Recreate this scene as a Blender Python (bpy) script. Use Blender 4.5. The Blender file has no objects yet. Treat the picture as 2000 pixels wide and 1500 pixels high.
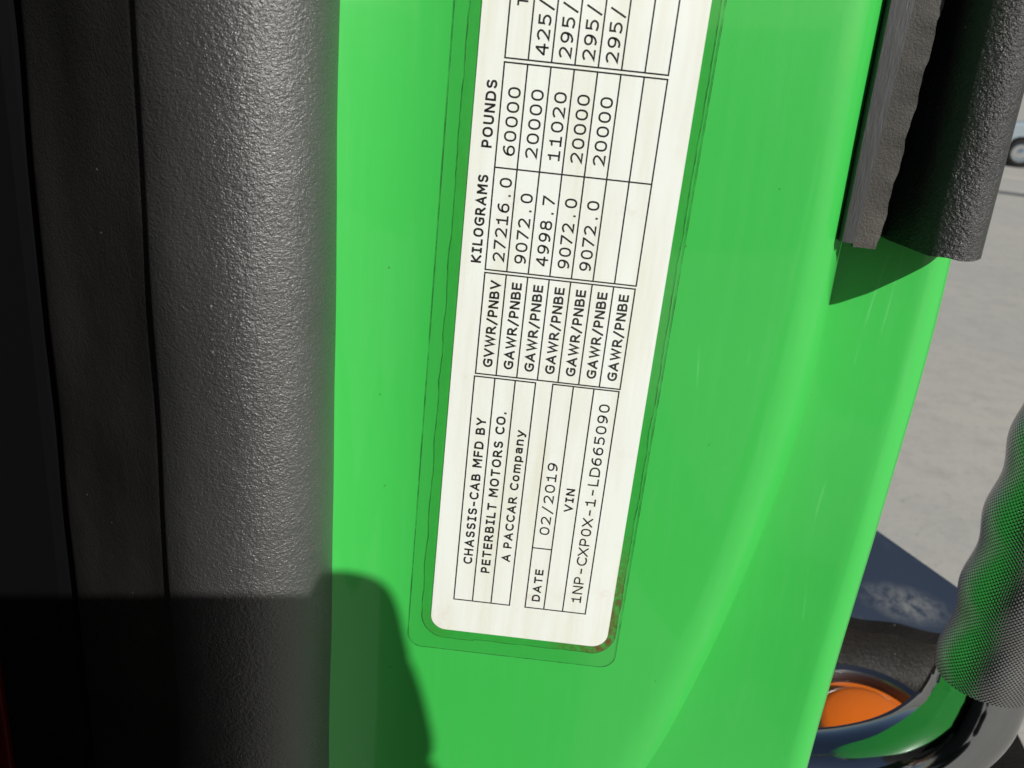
import bpy, bmesh, math, random
from mathutils import Vector, Matrix, noise as mnoise
random.seed(7)
R = math.radians
scene = bpy.context.scene
COL = scene.collection

# ------------------------------------------------------------------ camera
# x to the right along the door frame, y into the truck wall, z up; metres
GROUND_Z = -1.70
cam_d = bpy.data.cameras.new('camera')
cam = bpy.data.objects.new('camera', cam_d)
COL.objects.link(cam)
scene.camera = cam
fwd = Vector((-0.01962895, 0.93707643, -0.34857205))
rgt = Vector((0.99566347, 0.05003033, 0.07842974))
upv = Vector((-0.09093383, 0.34552096, 0.93399481))
cam_loc = Vector((0.0064936, -0.31, 0.1153133))
cam.matrix_world = Matrix(((rgt.x, upv.x, -fwd.x, cam_loc.x), (rgt.y, upv.y, -fwd.y, cam_loc.y),
                           (rgt.z, upv.z, -fwd.z, cam_loc.z), (0, 0, 0, 1)))
cam_d.sensor_width = 36.0
cam_d.lens = 32.4
cam_d.clip_start = 0.01
cam_d.clip_end = 2000
cam_d.dof.use_dof = True
cam_d.dof.focus_distance = 0.335
cam_d.dof.aperture_fstop = 22.0

# ------------------------------------------------------------------ sky, sun, exposure
SUN_AZ, SUN_EL = R(40), R(30.2)
world = bpy.data.worlds.new('World')
scene.world = world
world.use_nodes = True
wn = world.node_tree
sky = wn.nodes.new('ShaderNodeTexSky')
sky.sky_type = 'NISHITA'
sky.sun_disc = False
sky.sun_elevation = SUN_EL
sky.sun_rotation = R(180) - SUN_AZ
wn.links.new(sky.outputs[0], wn.nodes['Background'].inputs[0])
wn.nodes['Background'].inputs[1].default_value = 0.05
sun_d = bpy.data.lights.new('sun', 'SUN')
sun_d.energy = 5.0
sun_d.angle = R(0.53)
sun_d.color = (1.0, 0.965, 0.91)
sun = bpy.data.objects.new('sun', sun_d)
COL.objects.link(sun)
to_sun = Vector((math.sin(SUN_AZ) * math.cos(SUN_EL), -math.cos(SUN_AZ) * math.cos(SUN_EL), math.sin(SUN_EL)))
sun.rotation_euler = to_sun.to_track_quat('Z', 'Y').to_euler()
scene.view_settings.view_transform = 'Standard'
scene.view_settings.look = 'None'
scene.view_settings.exposure = 0.12
scene.view_settings.gamma = 1.0

# ------------------------------------------------------------------ material helpers
def new_mat(name):
    m = bpy.data.materials.new(name)
    m.use_nodes = True
    nt = m.node_tree
    return m, nt, nt.nodes['Principled BSDF']

def node(nt, kind, **kw):
    n = nt.nodes.new(kind)
    for k, v in kw.items():
        if k in n.inputs:
            n.inputs[k].default_value = v
        else:
            setattr(n, k, v)
    return n

def ramp(nt, src, stops):
    r = nt.nodes.new('ShaderNodeValToRGB')
    e = r.color_ramp.elements
    while len(e) < len(stops):
        e.new(0.5)
    for i, (p, c) in enumerate(stops):
        e[i].position = p
        e[i].color = (c[0], c[1], c[2], 1) if isinstance(c, (tuple, list)) else (c, c, c, 1)
    nt.links.new(src, r.inputs[0])
    return r.outputs[0]

def noise_tex(nt, vec, scale, detail=4.0, rough=0.55):
    n = nt.nodes.new('ShaderNodeTexNoise')
    n.inputs['Scale'].default_value = scale
    n.inputs['Detail'].default_value = detail
    n.inputs['Roughness'].default_value = rough
    nt.links.new(vec, n.inputs['Vector'])
    return n.outputs['Fac']

def objvec(nt, scale=(1, 1, 1)):
    t = nt.nodes.new('ShaderNodeTexCoord')
    mp = nt.nodes.new('ShaderNodeMapping')
    mp.inputs['Scale'].default_value = scale
    nt.links.new(t.outputs['Object'], mp.inputs['Vector'])
    return mp.outputs[0]

def bump(nt, bsdf, height, dist, strength=1.0):
    b = nt.nodes.new('ShaderNodeBump')
    b.inputs['Strength'].default_value = strength
    b.inputs['Distance'].default_value = dist
    nt.links.new(height, b.inputs['Height'])
    nt.links.new(b.outputs[0], bsdf.inputs['Normal'])
    return b

def mixcol(nt, fac, a, b, mode='MIX'):
    m = nt.nodes.new('ShaderNodeMix')
    m.data_type = 'RGBA'
    m.blend_type = mode
    for sock, v in ((m.inputs[0], fac), (m.inputs[6], a), (m.inputs[7], b)):
        if hasattr(v, 'is_output'):
            nt.links.new(v, sock)
        elif isinstance(v, (int, float)):
            sock.default_value = v
        else:
            sock.default_value = (v[0], v[1], v[2], 1)
    return m.outputs[2]

def mathn(nt, op, a, b=None):
    m = nt.nodes.new('ShaderNodeMath')
    m.operation = op
    for i, v in enumerate((a, b)):
        if v is None:
            continue
        if hasattr(v, 'is_output'):
            nt.links.new(v, m.inputs[i])
        else:
            m.inputs[i].default_value = v
    return m.outputs[0]

def simple(name, col, rough=0.5, metal=0.0, spec=None):
    m, nt, b = new_mat(name)
    b.inputs['Base Color'].default_value = (*col, 1)
    b.inputs['Roughness'].default_value = rough
    b.inputs['Metallic'].default_value = metal
    if spec is not None:
        b.inputs['Specular IOR Level'].default_value = spec
    return m

def mat_green():
    m, nt, b = new_mat('green_truck_paint')
    v = objvec(nt)
    streak = objvec(nt, (1, 1, 0.06))
    big = noise_tex(nt, v, 9, 3)
    fine = noise_tex(nt, v, 1500, 2)
    st = noise_tex(nt, streak, 260, 5, 0.6)
    base = mixcol(nt, ramp(nt, big, [(0.3, 0.0), (0.7, 1.0)]), (0.034, 0.385, 0.058), (0.039, 0.405, 0.063))
    # faint dusty film, stronger in vertical wipe streaks
    dust = mathn(nt, 'MULTIPLY', ramp(nt, st, [(0.5, 0.0), (0.78, 1.0)]), 0.018)
    base = mixcol(nt, dust, base, (0.42, 0.62, 0.42))
    # dark pin-head specks of dirt
    vor = nt.nodes.new('ShaderNodeTexVoronoi')
    vor.inputs['Scale'].default_value = 85
    nt.links.new(v, vor.inputs['Vector'])
    sp = ramp(nt, vor.outputs['Distance'], [(0.0, 1.0), (0.028, 1.0), (0.04, 0.0)])
    gate = ramp(nt, vor.outputs['Color'], [(0.62, 0.0), (0.66, 1.0)])
    spk = mathn(nt, 'MULTIPLY', mathn(nt, 'MULTIPLY', sp, gate), 0.6)
    base = mixcol(nt, spk, base, (0.035, 0.10, 0.035))
    # hairline scratches and scuffs
    for sc_, st_, th_ in ((9, (1.0, 1.0, 0.22), 0.0035),):
        sv = objvec(nt, st_)
        wrp = nt.nodes.new('ShaderNodeTexNoise')
        wrp.inputs['Scale'].default_value = 12
        nt.links.new(sv, wrp.inputs['Vector'])
        vadd = nt.nodes.new('ShaderNodeMixRGB')
        vadd.inputs[0].default_value = 0.12
        nt.links.new(sv, vadd.inputs[1])
        nt.links.new(wrp.outputs['Color'], vadd.inputs[2])
        ve = nt.nodes.new('ShaderNodeTexVoronoi')
        ve.feature = 'DISTANCE_TO_EDGE'
        ve.inputs['Scale'].default_value = sc_
        nt.links.new(vadd.outputs[0], ve.inputs['Vector'])
        ln = ramp(nt, ve.outputs['Distance'], [(0.0, 1.0), (th_, 0.0)])
        gt = ramp(nt, noise_tex(nt, v, 26, 3, 0.6), [(0.60, 0.0), (0.72, 1.0)])
        base = mixcol(nt, mathn(nt, 'MULTIPLY', mathn(nt, 'MULTIPLY', ln, gt), 0.16), base, (0.30, 0.72, 0.36))
    nt.links.new(base, b.inputs['Base Color'])
    rr = ramp(nt, st, [(0.3, 0.34), (0.8, 0.42)])
    nt.links.new(rr, b.inputs['Roughness'])
    b.inputs['Specular IOR Level'].default_value = 0.4
    b.inputs['Coat Weight'].default_value = 0.5
    b.inputs['Coat Roughness'].default_value = 0.06
    h = mathn(nt, 'ADD', mathn(nt, 'MULTIPLY', fine, 0.25), noise_tex(nt, v, 330, 2))
    bump(nt, b, h, 0.00004, 0.6)
    return m

def mat_rubber(name, c0, c1, scale, dist, rough, stretch=(1, 1, 1), spec=0.5, specks=True, coat=0.0):
    m, nt, b = new_mat(name)
    v = objvec(nt, stretch)
    vo = objvec(nt)
    n1 = noise_tex(nt, v, scale, 3, 0.6)
    n2 = noise_tex(nt, v, scale * 2.7, 2, 0.5)
    big = noise_tex(nt, vo, 14, 4)
    col = mixcol(nt, ramp(nt, big, [(0.35, 0.0), (0.65, 1.0)]), c0, c1)
    if specks:
        vor = nt.nodes.new('ShaderNodeTexVoronoi')
        vor.inputs['Scale'].default_value = 170
        nt.links.new(vo, vor.inputs['Vector'])
        sp = ramp(nt, vor.outputs['Distance'], [(0.0, 1.0), (0.05, 1.0), (0.075, 0.0)])
        gate = ramp(nt, vor.outputs['Color'], [(0.80, 0.0), (0.83, 1.0)])
        col = mixcol(nt, mathn(nt, 'MULTIPLY', mathn(nt, 'MULTIPLY', sp, gate), 0.7), col, (0.30, 0.27, 0.22))
    nt.links.new(col, b.inputs['Base Color'])
    b.inputs['Roughness'].default_value = rough
    b.inputs['Specular IOR Level'].default_value = spec
    b.inputs['Coat Weight'].default_value = coat
    b.inputs['Coat Roughness'].default_value = 0.24
    h = mathn(nt, 'ADD', n1, mathn(nt, 'MULTIPLY', n2, 0.45))
    h = mathn(nt, 'ADD', h, mathn(nt, 'MULTIPLY', noise_tex(nt, vo, scale * 0.09, 3, 0.6), 1.2))
    bp = bump(nt, b, h, dist, 1.0)
    nt.links.new(bp.outputs[0], b.inputs['Coat Normal'])
    return m

def mat_paper():
    m, nt, b = new_mat('label_paper')
    v = objvec(nt)
    st = objvec(nt, (1, 1, 0.08))
    stain = noise_tex(nt, st, 120, 5, 0.65)
    blot = noise_tex(nt, v, 38, 6, 0.7)
    c = mixcol(nt, ramp(nt, stain, [(0.42, 0.0), (0.68, 0.9)]), (0.79, 0.83, 0.82), (0.72, 0.735, 0.66))
    c = mixcol(nt, ramp(nt, blot, [(0.58, 0.0), (0.85, 0.5)]), c, (0.66, 0.64, 0.56))
    pink = noise_tex(nt, v, 55, 5, 0.8)
    c = mixcol(nt, ramp(nt, pink, [(0.60, 0.0), (0.74, 0.35)]), c, (0.62, 0.42, 0.38))
    nt.links.new(c, b.inputs['Base Color'])
    b.inputs['Roughness'].default_value = 0.55
    b.inputs['Specular IOR Level'].default_value = 0.3
    bump(nt, b, blot, 0.00006, 0.4)
    return m

def mat_clear(name, tint, gloss_fac, rough):
    m = bpy.data.materials.new(name)
    m.use_nodes = True
    nt = m.node_tree
    nt.nodes.clear()
    out = nt.nodes.new('ShaderNodeOutputMaterial')
    tr = node(nt, 'ShaderNodeBsdfTransparent')
    tr.inputs[0].default_value = (*tint, 1)
    gl = node(nt, 'ShaderNodeBsdfGlossy')
    gl.inputs['Roughness'].default_value = rough
    mx = nt.nodes.new('ShaderNodeMixShader')
    mx.inputs[0].default_value = gloss_fac
    nt.links.new(tr.outputs[0], mx.inputs[1])
    nt.links.new(gl.outputs[0], mx.inputs[2])
    nt.links.new(mx.outputs[0], out.inputs[0])
    return m

def mat_grime():
    """clear sticky band round the sticker with brown dirt caught in it"""
    m = bpy.data.materials.new('adhesive_band')
    m.use_nodes = True
    nt = m.node_tree
    nt.nodes.clear()
    out = nt.nodes.new('ShaderNodeOutputMaterial')
    v = objvec(nt)
    n1 = noise_tex(nt, v, 300, 5, 0.7)
    n0 = noise_tex(nt, v, 22, 3, 0.6)
    tcol = mixcol(nt, ramp(nt, n1, [(0.35, 0.0), (0.7, 1.0)]), (0.905, 0.915, 0.87), (0.95, 0.955, 0.925))
    tr = node(nt, 'ShaderNodeBsdfTransparent')
    nt.links.new(tcol, tr.inputs[0])
    df = node(nt, 'ShaderNodeBsdfDiffuse')
    df.inputs[0].default_value = (0.17, 0.055, 0.022, 1)
    mx = nt.nodes.new('ShaderNodeMixShader')
    # dirt: thickest at the lower right corner of the sticker
    tc = nt.nodes.new('ShaderNodeTexCoord')
    sep = nt.nodes.new('ShaderNodeSeparateXYZ')
    nt.links.new(tc.outputs['Object'], sep.inputs[0])
    dx = mathn(nt, 'SUBTRACT', sep.outputs[0], 0.0635)
    dz = mathn(nt, 'MULTIPLY', mathn(nt, 'SUBTRACT', sep.outputs[2], -0.016), 0.42)
    d2 = mathn(nt, 'SQRT', mathn(nt, 'ADD', mathn(nt, 'MULTIPLY', dx, dx), mathn(nt, 'MULTIPLY', dz, dz)))
    near = ramp(nt, mathn(nt, 'MULTIPLY', d2, 40.0), [(0.0, 1.0), (0.25, 0.75), (1.0, 0.0)])
    fac = mathn(nt, 'MULTIPLY', near, ramp(nt, n1, [(0.38, 0.0), (0.60, 1.0)]))
    fac = mathn(nt, 'ADD', mathn(nt, 'MULTIPLY', fac, 0.8), mathn(nt, 'MULTIPLY', ramp(nt, n0, [(0.55, 0.0), (0.8, 0.25)]), 0.5))
    nt.links.new(fac, mx.inputs[0])
    nt.links.new(tr.outputs[0], mx.inputs[1])
    nt.links.new(df.outputs[0], mx.inputs[2])
    nt.links.new(mx.outputs[0], out.inputs[0])
    return m

def mat_edge_dirt():
    m = bpy.data.materials.new('film_edge_dirt')
    m.use_nodes = True
    nt = m.node_tree
    nt.nodes.clear()
    out = nt.nodes.new('ShaderNodeOutputMaterial')
    n = noise_tex(nt, objvec(nt), 160, 5, 0.7)
    tr = node(nt, 'ShaderNodeBsdfTransparent')
    df = node(nt, 'ShaderNodeBsdfDiffuse')
    df.inputs[0].default_value = (0.02, 0.06, 0.02, 1)
    mx = nt.nodes.new('ShaderNodeMixShader')
    nt.links.new(ramp(nt, n, [(0.35, 0.15), (0.6, 0.85)]), mx.inputs[0])
    nt.links.new(tr.outputs[0], mx.inputs[1])
    nt.links.new(df.outputs[0], mx.inputs[2])
    nt.links.new(mx.outputs[0], out.inputs[0])
    return m

def mat_concrete():
    m, nt, b = new_mat('concrete_yard')
    v = objvec(nt)
    big = noise_tex(nt, v, 0.35, 5, 0.6)
    mid = noise_tex(nt, v, 5, 8, 0.72)
    fine = noise_tex(nt, v, 28, 6, 0.7)
    c = mixcol(nt, ramp(nt, big, [(0.35, 0.0), (0.65, 1.0)]), (0.41, 0.395, 0.345), (0.365, 0.355, 0.325))
    c = mixcol(nt, ramp(nt, mid, [(0.46, 0.0), (0.70, 0.9)]), c, (0.32, 0.31, 0.285))
    c = mixcol(nt, ramp(nt, fine, [(0.58, 0.0), (0.72, 0.9)]), c, (0.20, 0.185, 0.165))
    nt.links.new(c, b.inputs['Base Color'])
    b.inputs['Roughness'].default_value = 0.9
    b.inputs['Specular IOR Level'].default_value = 0.2
    bump(nt, b, fine, 0.004, 0.6)
    return m

SC = (0.335, 0.363)   # scuff centre on the fender, metres
def mat_fender():
    m, nt, b = new_mat('black_fender_paint')
    v = objvec(nt)
    big = noise_tex(nt, v, 22, 6, 0.62)
    fine = noise_tex(nt, v, 260, 5, 0.8)
    d = mathn(nt, 'MULTIPLY', ramp(nt, big, [(0.50, 0.0), (0.70, 1.0)]), ramp(nt, fine, [(0.3, 0.25), (0.7, 1.0)]))
    # one pale scuffed patch where boots rub it
    tc = nt.nodes.new('ShaderNodeTexCoord')
    vd = nt.nodes.new('ShaderNodeMapping')
    vd.inputs['Location'].default_value = (-SC[0] * 22, -SC[1] * 45, 0)
    vd.inputs['Scale'].default_value = (22, 45, 0)
    nt.links.new(tc.outputs['Object'], vd.inputs['Vector'])
    ln = nt.nodes.new('ShaderNodeVectorMath')
    ln.operation = 'LENGTH'
    nt.links.new(vd.outputs[0], ln.inputs[0])
    near = ramp(nt, ln.outputs['Value'], [(0.25, 1.0), (1.0, 0.0)])
    patch = mathn(nt, 'MULTIPLY', near, ramp(nt, noise_tex(nt, v, 70, 5, 0.7), [(0.40, 0.0), (0.60, 1.0)]))
    d = mathn(nt, 'MAXIMUM', mathn(nt, 'MULTIPLY', d, 0.5), patch)
    c = mixcol(nt, mathn(nt, 'MULTIPLY', d, 0.26), (0.018, 0.026, 0.044), (0.30, 0.30, 0.27))  # black paint; blue of the reflected sky is put into its base colour
    nt.links.new(c, b.inputs['Base Color'])
    nt.links.new(ramp(nt, d, [(0.0, 0.42), (1.0, 0.8)]), b.inputs['Roughness'])
    return m

def mat_knurl():
    m, nt, b = new_mat('knurled_chrome')
    b.inputs['Base Color'].default_value = (0.72, 0.73, 0.75, 1)
    b.inputs['Metallic'].default_value = 1.0
    b.inputs['Roughness'].default_value = 0.07
    uv = nt.nodes.new('ShaderNodeUVMap')
    uv.uv_map = 'UVMap'
    sep = nt.nodes.new('ShaderNodeSeparateXYZ')
    nt.links.new(uv.outputs[0], sep.inputs[0])
    s = mathn(nt, 'ADD', sep.outputs[0], sep.outputs[1])
    d = mathn(nt, 'SUBTRACT', sep.outputs[0], sep.outputs[1])
    k = 2 * math.pi
    a = mathn(nt, 'SINE', mathn(nt, 'MULTIPLY', s, k))
    c = mathn(nt, 'SINE', mathn(nt, 'MULTIPLY', d, k))
    h = mathn(nt, 'MULTIPLY', mathn(nt, 'ADD', mathn(nt, 'ABSOLUTE', a), mathn(nt, 'ABSOLUTE', c)), 0.5)
    kc = ramp(nt, h, [(0.36, (0.006, 0.006, 0.006)), (0.74, (0.42, 0.43, 0.44))])
    nt.links.new(kc, b.inputs['Base Color'])
    nt.links.new(ramp(nt, h, [(0.3, 0.45), (0.6, 0.09)]), b.inputs['Roughness'])
    bump(nt, b, h, 0.00030, 1.0)
    return m

def mat_lens():
    m, nt, b = new_mat('amber_lens')
    v = objvec(nt)
    w = nt.nodes.new('ShaderNodeTexWave')
    w.inputs['Scale'].default_value = 210
    w.inputs['Distortion'].default_value = 0
    nt.links.new(v, w.inputs['Vector'])
    w2 = nt.nodes.new('ShaderNodeTexWave')
    w2.bands_direction = 'Y'
    w2.inputs['Scale'].default_value = 210
    nt.links.new(v, w2.inputs['Vector'])
    b.inputs['Base Color'].default_value = (0.60, 0.125, 0.004, 1)
    b.inputs['Roughness'].default_value = 0.14
    b.inputs['Coat Weight'].default_value = 0.5
    b.inputs['Subsurface Weight'].default_value = 0.25
    b.inputs['Subsurface Radius'].default_value = (0.01, 0.004, 0.001)
    h = mathn(nt, 'ADD', w.outputs['Fac'], w2.outputs['Fac'])
    bump(nt, b, h, 0.0003, 0.35)
    return m

M = {}
M['green'] = mat_green()
M['bulb'] = mat_rubber('pebbled_black_rubber', (0.032, 0.032, 0.0322), (0.043, 0.043, 0.0425), 760, 0.00052, 0.40, (1, 1, 1.25), 0.9, True, 0.4)
M['tube'] = mat_rubber('grained_black_rubber', (0.026, 0.026, 0.026), (0.036, 0.036, 0.0355), 700, 0.0010, 0.45, (1, 1, 1.25), 0.45, True, 0.25)
M['flap'] = mat_rubber('matte_black_rubber', (0.014, 0.014, 0.013), (0.024, 0.0235, 0.021), 900, 0.00035, 0.55, (1, 1, 1), 0.25)
M['lip'] = mat_rubber('dusty_black_rubber', (0.036, 0.034, 0.030), (0.066, 0.062, 0.055), 1100, 0.00030, 0.65, (1, 1, 1), 0.35)
M['channel'] = mat_rubber('worn_grey_rubber', (0.075, 0.075, 0.079), (0.10, 0.099, 0.101), 900, 0.00018, 0.5, (1, 1, 0.15), 0.5, False)
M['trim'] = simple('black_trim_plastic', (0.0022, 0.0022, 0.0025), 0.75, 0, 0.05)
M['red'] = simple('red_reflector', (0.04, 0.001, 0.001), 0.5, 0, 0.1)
M['paper'] = mat_paper()
M['film'] = mat_clear('clear_film', (0.985, 0.985, 0.975), 0.03, 0.12)
M['band'] = mat_grime()
M['edge'] = mat_edge_dirt()
def mat_ink():
    m, nt, b = new_mat('black_ink')
    n = noise_tex(nt, objvec(nt), 2600, 4, 0.7)
    c = mixcol(nt, ramp(nt, n, [(0.56, 0.0), (0.74, 1.0)]), (0.012, 0.011, 0.012), (0.11, 0.105, 0.10))
    nt.links.new(c, b.inputs['Base Color'])
    b.inputs['Roughness'].default_value = 0.6
    b.inputs['Specular IOR Level'].default_value = 0.3
    return m
M['ink'] = mat_ink()
M['concrete'] = mat_concrete()
M['fender'] = mat_fender()
M['chrome'] = simple('polished_chrome', (0.35, 0.36, 0.375), 0.08, 1.0)
M['knurl'] = mat_knurl()
M['lens'] = mat_lens()
M['bezel'] = simple('dark_bezel', (0.24, 0.24, 0.25), 0.25, 1.0)
M['blackrub'] = mat_rubber('rough_black_plastic', (0.006, 0.005, 0.0045), (0.012, 0.010, 0.008), 330, 0.00060, 0.60, (1, 1, 1), 0.12, True, 0.06)

# ------------------------------------------------------------------ mesh helpers
def mesh_obj(name, verts, faces, mat, parent=None, smooth=True, uvs=None):
    me = bpy.data.meshes.new(name)
    me.from_pydata([tuple(v) for v in verts], [], faces)
    if uvs:
        lay = me.uv_layers.new(name='UVMap')
        for l in me.loops:
            lay.data[l.index].uv = uvs[l.vertex_index]
    me.validate()
    bm = bmesh.new()
    bm.from_mesh(me)
    bmesh.ops.recalc_face_normals(bm, faces=bm.faces)
    bm.to_mesh(me)
    bm.free()
    me.materials.append(mat)
    if smooth:
        for p in me.polygons:
            p.use_smooth = True
    o = bpy.data.objects.new(name, me)
    COL.objects.link(o)
    if parent:
        o.parent = parent
    return o

def empty(name, loc=(0, 0, 0)):
    o = bpy.data.objects.new(name, None)
    o.empty_display_size = 0.05
    COL.objects.link(o)
    o.location = loc
    return o

def tag(o, label=None, cat=None, group=None, kind=None):
    for k, v in (('label', label), ('category', cat), ('group', group), ('kind', kind)):
        if v:
            o[k] = v
    return o

def grid_faces(nr, nc, closed_c=False, closed_r=False):
    f = []
    for i in range(nr if closed_r else nr - 1):
        for j in range(nc if closed_c else nc - 1):
            a, b = i * nc + j, i * nc + (j + 1) % nc
            i2 = (i + 1) % nr
            f.append((a, b, i2 * nc + (j + 1) % nc, i2 * nc + j))
    return f

def interp(xs, ys, x):
    if x <= xs[0]:
        return ys[0]
    for i in range(len(xs) - 1):
        if x <= xs[i + 1]:
            t = (x - xs[i]) / (xs[i + 1] - xs[i])
            return ys[i] + (ys[i + 1] - ys[i]) * t
    return ys[-1]

def catmull(pts, n, closed=False):
    out = []
    N = len(pts)
    P = [Vector(p) for p in pts]
    seg = N if closed else N - 1
    for i in range(seg):
        if closed:
            p0, p1, p2, p3 = P[(i - 1) % N], P[i], P[(i + 1) % N], P[(i + 2) % N]
        else:
            p1, p2 = P[i], P[i + 1]
            p0 = P[i - 1] if i else p1 * 2 - p2
            p3 = P[i + 2] if i + 2 < N else p2 * 2 - p1
        for k in range(n):
            t = k / n
            out.append(0.5 * ((2 * p1) + (p2 - p0) * t + (2 * p0 - 5 * p1 + 4 * p2 - p3) * t * t + (3 * p1 - p0 - 3 * p2 + p3) * t ** 3))
    if not closed:
        out.append(P[-1])
    return out

def smooth_table(xs, ys):
    """monotone smooth lookup through a small table (box-averaged linear)"""
    def f(x):
        w = 0.012
        return sum(interp(xs, ys, x + k * w / 4) for k in range(-4, 5)) / 9
    return f

def extrude_profile(name, prof, z0, z1, nz, mat, parent, cap=True, closed=True, wob=None):
    """closed (x,y) profile run straight up from z0 to z1"""
    nc = len(prof)
    vs = []
    for i in range(nz + 1):
        z = z0 + (z1 - z0) * i / nz
        for j, p in enumerate(prof):
            q = Vector((p[0], p[1], z))
            if wob:
                q += wob(j, p, z)
            vs.append(q)
    fs = grid_faces(nz + 1, nc, closed)
    if cap and closed:
        fs.append(tuple(range(nc)))
        fs.append(tuple(nz * nc + j for j in range(nc)))
    return mesh_obj(name, vs, fs, mat, parent)

def shade_auto(o, ang=40):
    me = o.data
    bm = bmesh.new()
    bm.from_mesh(me)
    for e in bm.edges:
        if len(e.link_faces) == 2 and e.calc_face_angle(0) > R(ang):
            e.smooth = False
    bm.to_mesh(me)
    bm.free()
    return o

# ------------------------------------------------------------------ ground
def build_ground():
    S = 600
    n = 24
    vs = []
    for i in range(n + 1):
        for j in range(n + 1):
            a, b = (j / n * 2 - 1), (i / n * 2 - 1)
            vs.append((S * a * abs(a), S * b * abs(b), 0))
    g = mesh_obj('ground', vs, grid_faces(n + 1, n + 1), M['concrete'], None, False)
    g.location.z = GROUND_Z
    tag(g, kind='structure')
    # pale gutter strip and a dark tarred joint that run past the parked car
    axis = Vector((0.90, -0.436, 0)).normalized()
    nrm = Vector((0.436, 0.90, 0)).normalized()
    pale = simple('pale_gutter_concrete', (0.42, 0.40, 0.36), 0.9)
    tar = simple('tarred_joint', (0.10, 0.105, 0.11), 0.8)
    for name, d0, d1, mt in (('gutter', 20.9, 21.6, pale), ('pavement_joint', 17.9, 18.4, tar)):
        pts = [axis * s + nrm * d for s, d in ((-60, d0), (60, d0), (60, d1), (-60, d1))]
        vs = [(p.x, p.y, GROUND_Z + 0.004) for p in pts]
        tag(mesh_obj(name, vs, [(0, 1, 2, 3)], mt, None, False), kind='structure')
build_ground()

# ------------------------------------------------------------------ the truck cab
truck = empty('truck_cab', (0, 0, GROUND_Z))
tag(truck, 'bright green truck cab door pillar with black rubber door seals', 'truck')

def under(o, parent=truck):
    """keep world position while parenting under the truck's base point"""
    o.parent = parent
    o.matrix_parent_inverse = parent.matrix_world.inverted()
    return o
bpy.context.view_layer.update()

Z0, Z1 = -0.46, 0.36
cz = [-0.46, -0.30, -0.24, -0.19, -0.150, -0.107, -0.064, -0.024, 0.004, 0.032, 0.065, 0.097, 0.36]
cx = [0.000, 0.028, 0.045, 0.0635, 0.079, 0.0915, 0.1020, 0.1090, 0.1125, 0.1135, 0.1140, 0.1137, 0.1137]
cd = [0.0012, 0.0018, 0.0028, 0.0046, 0.0072, 0.0105, 0.0145, 0.0175, 0.0215, 0.0245, 0.0260, 0.0270, 0.0280]
ex = [0.1362, 0.1362, 0.1366, 0.1375, 0.1390, 0.1415, 0.1451, 0.1492, 0.1526, 0.1550, 0.1556, 0.1560, 0.1560]
ey = [0.0000, 0.0005, 0.0012, 0.0030, 0.0056, 0.0088, 0.0128, 0.0172, 0.0216, 0.0252, 0.0272, 0.0285, 0.0290]
CX, CD, EX, EY = (smooth_table(cz, t) for t in (cx, cd, ex, ey))

def build_pillar():
    nz = 150
    vs = []
    nc = None
    XL = -0.112
    for i in range(nz + 1):
        z = Z0 + (Z1 - Z0) * i / nz
        c, d, xe, ye = CX(z), CD(z), EX(z), EY(z)
        W = 0.028 - 0.007 * min(1.0, max(0.0, (0.0 - z) / 0.1))
        row = []
        # door-frame face, turning forward towards the seal on the left
        xa = c - W
        nA = 44
        for k in range(nA):
            x = XL + (xa - XL) * k / nA
            y = 0.0
            if x < -0.030:
                t = -0.030 - x
                y = -7.0 * t * t if t < 0.036 else -7.0 * 0.036 * (2 * t - 0.036) + 40 * (t - 0.036) ** 2
            row.append((x, y))
        # rounded shoulder, falls away to the crease
        nexp = 2.2 + 1.8 * min(1.0, d / 0.024)
        nB = 26
        for k in range(nB):
            t = k / nB
            t = 1 - (1 - t) ** 1.5
            row.append((xa + W * t, d * t ** nexp))
        # outer face from the crease to the rolled outer edge
        rr = 0.011
        x1 = xe - rr
        nC = 14
        for k in range(nC):
            t = k / nC
            x = c + (x1 - c) * t
            row.append((x, d + (ye - rr * 0.35 - d) * (t ** 1.2)))
        yb = ye - rr * 0.35
        sl = (yb - d) / max(0.001, (x1 - c))
        a0 = math.atan(sl * 1.1)
        nD = 12
        for k in range(nD + 1):
            a = a0 + (R(88) - a0) * k / nD
            row.append((x1 + rr * (math.sin(a) - math.sin(a0)), yb + rr * (math.cos(a0) - math.cos(a))))
        xl, yl = row[-1]
        row.append((xl + 0.001, yl + 0.03))
        row.append((xl + 0.002, yl + 0.16))
        # back of the pillar
        row.append((xl - 0.03, yl + 0.165))
        row.append((XL, 0.17))
        nc = len(row)
        vs += [(x, y, z) for x, y in row]
    fs = grid_faces(nz + 1, nc, True)
    fs.append(tuple(range(nc)))
    fs.append(tuple(nz * nc + j for j in range(nc)))
    p = mesh_obj('door_pillar', vs, fs, M['green'], None)
    shade_auto(p, 24)
    under(p)
    p['label'] = 'glossy green painted door pillar with a curved crease'
    return p
pillar = build_pillar()

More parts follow.
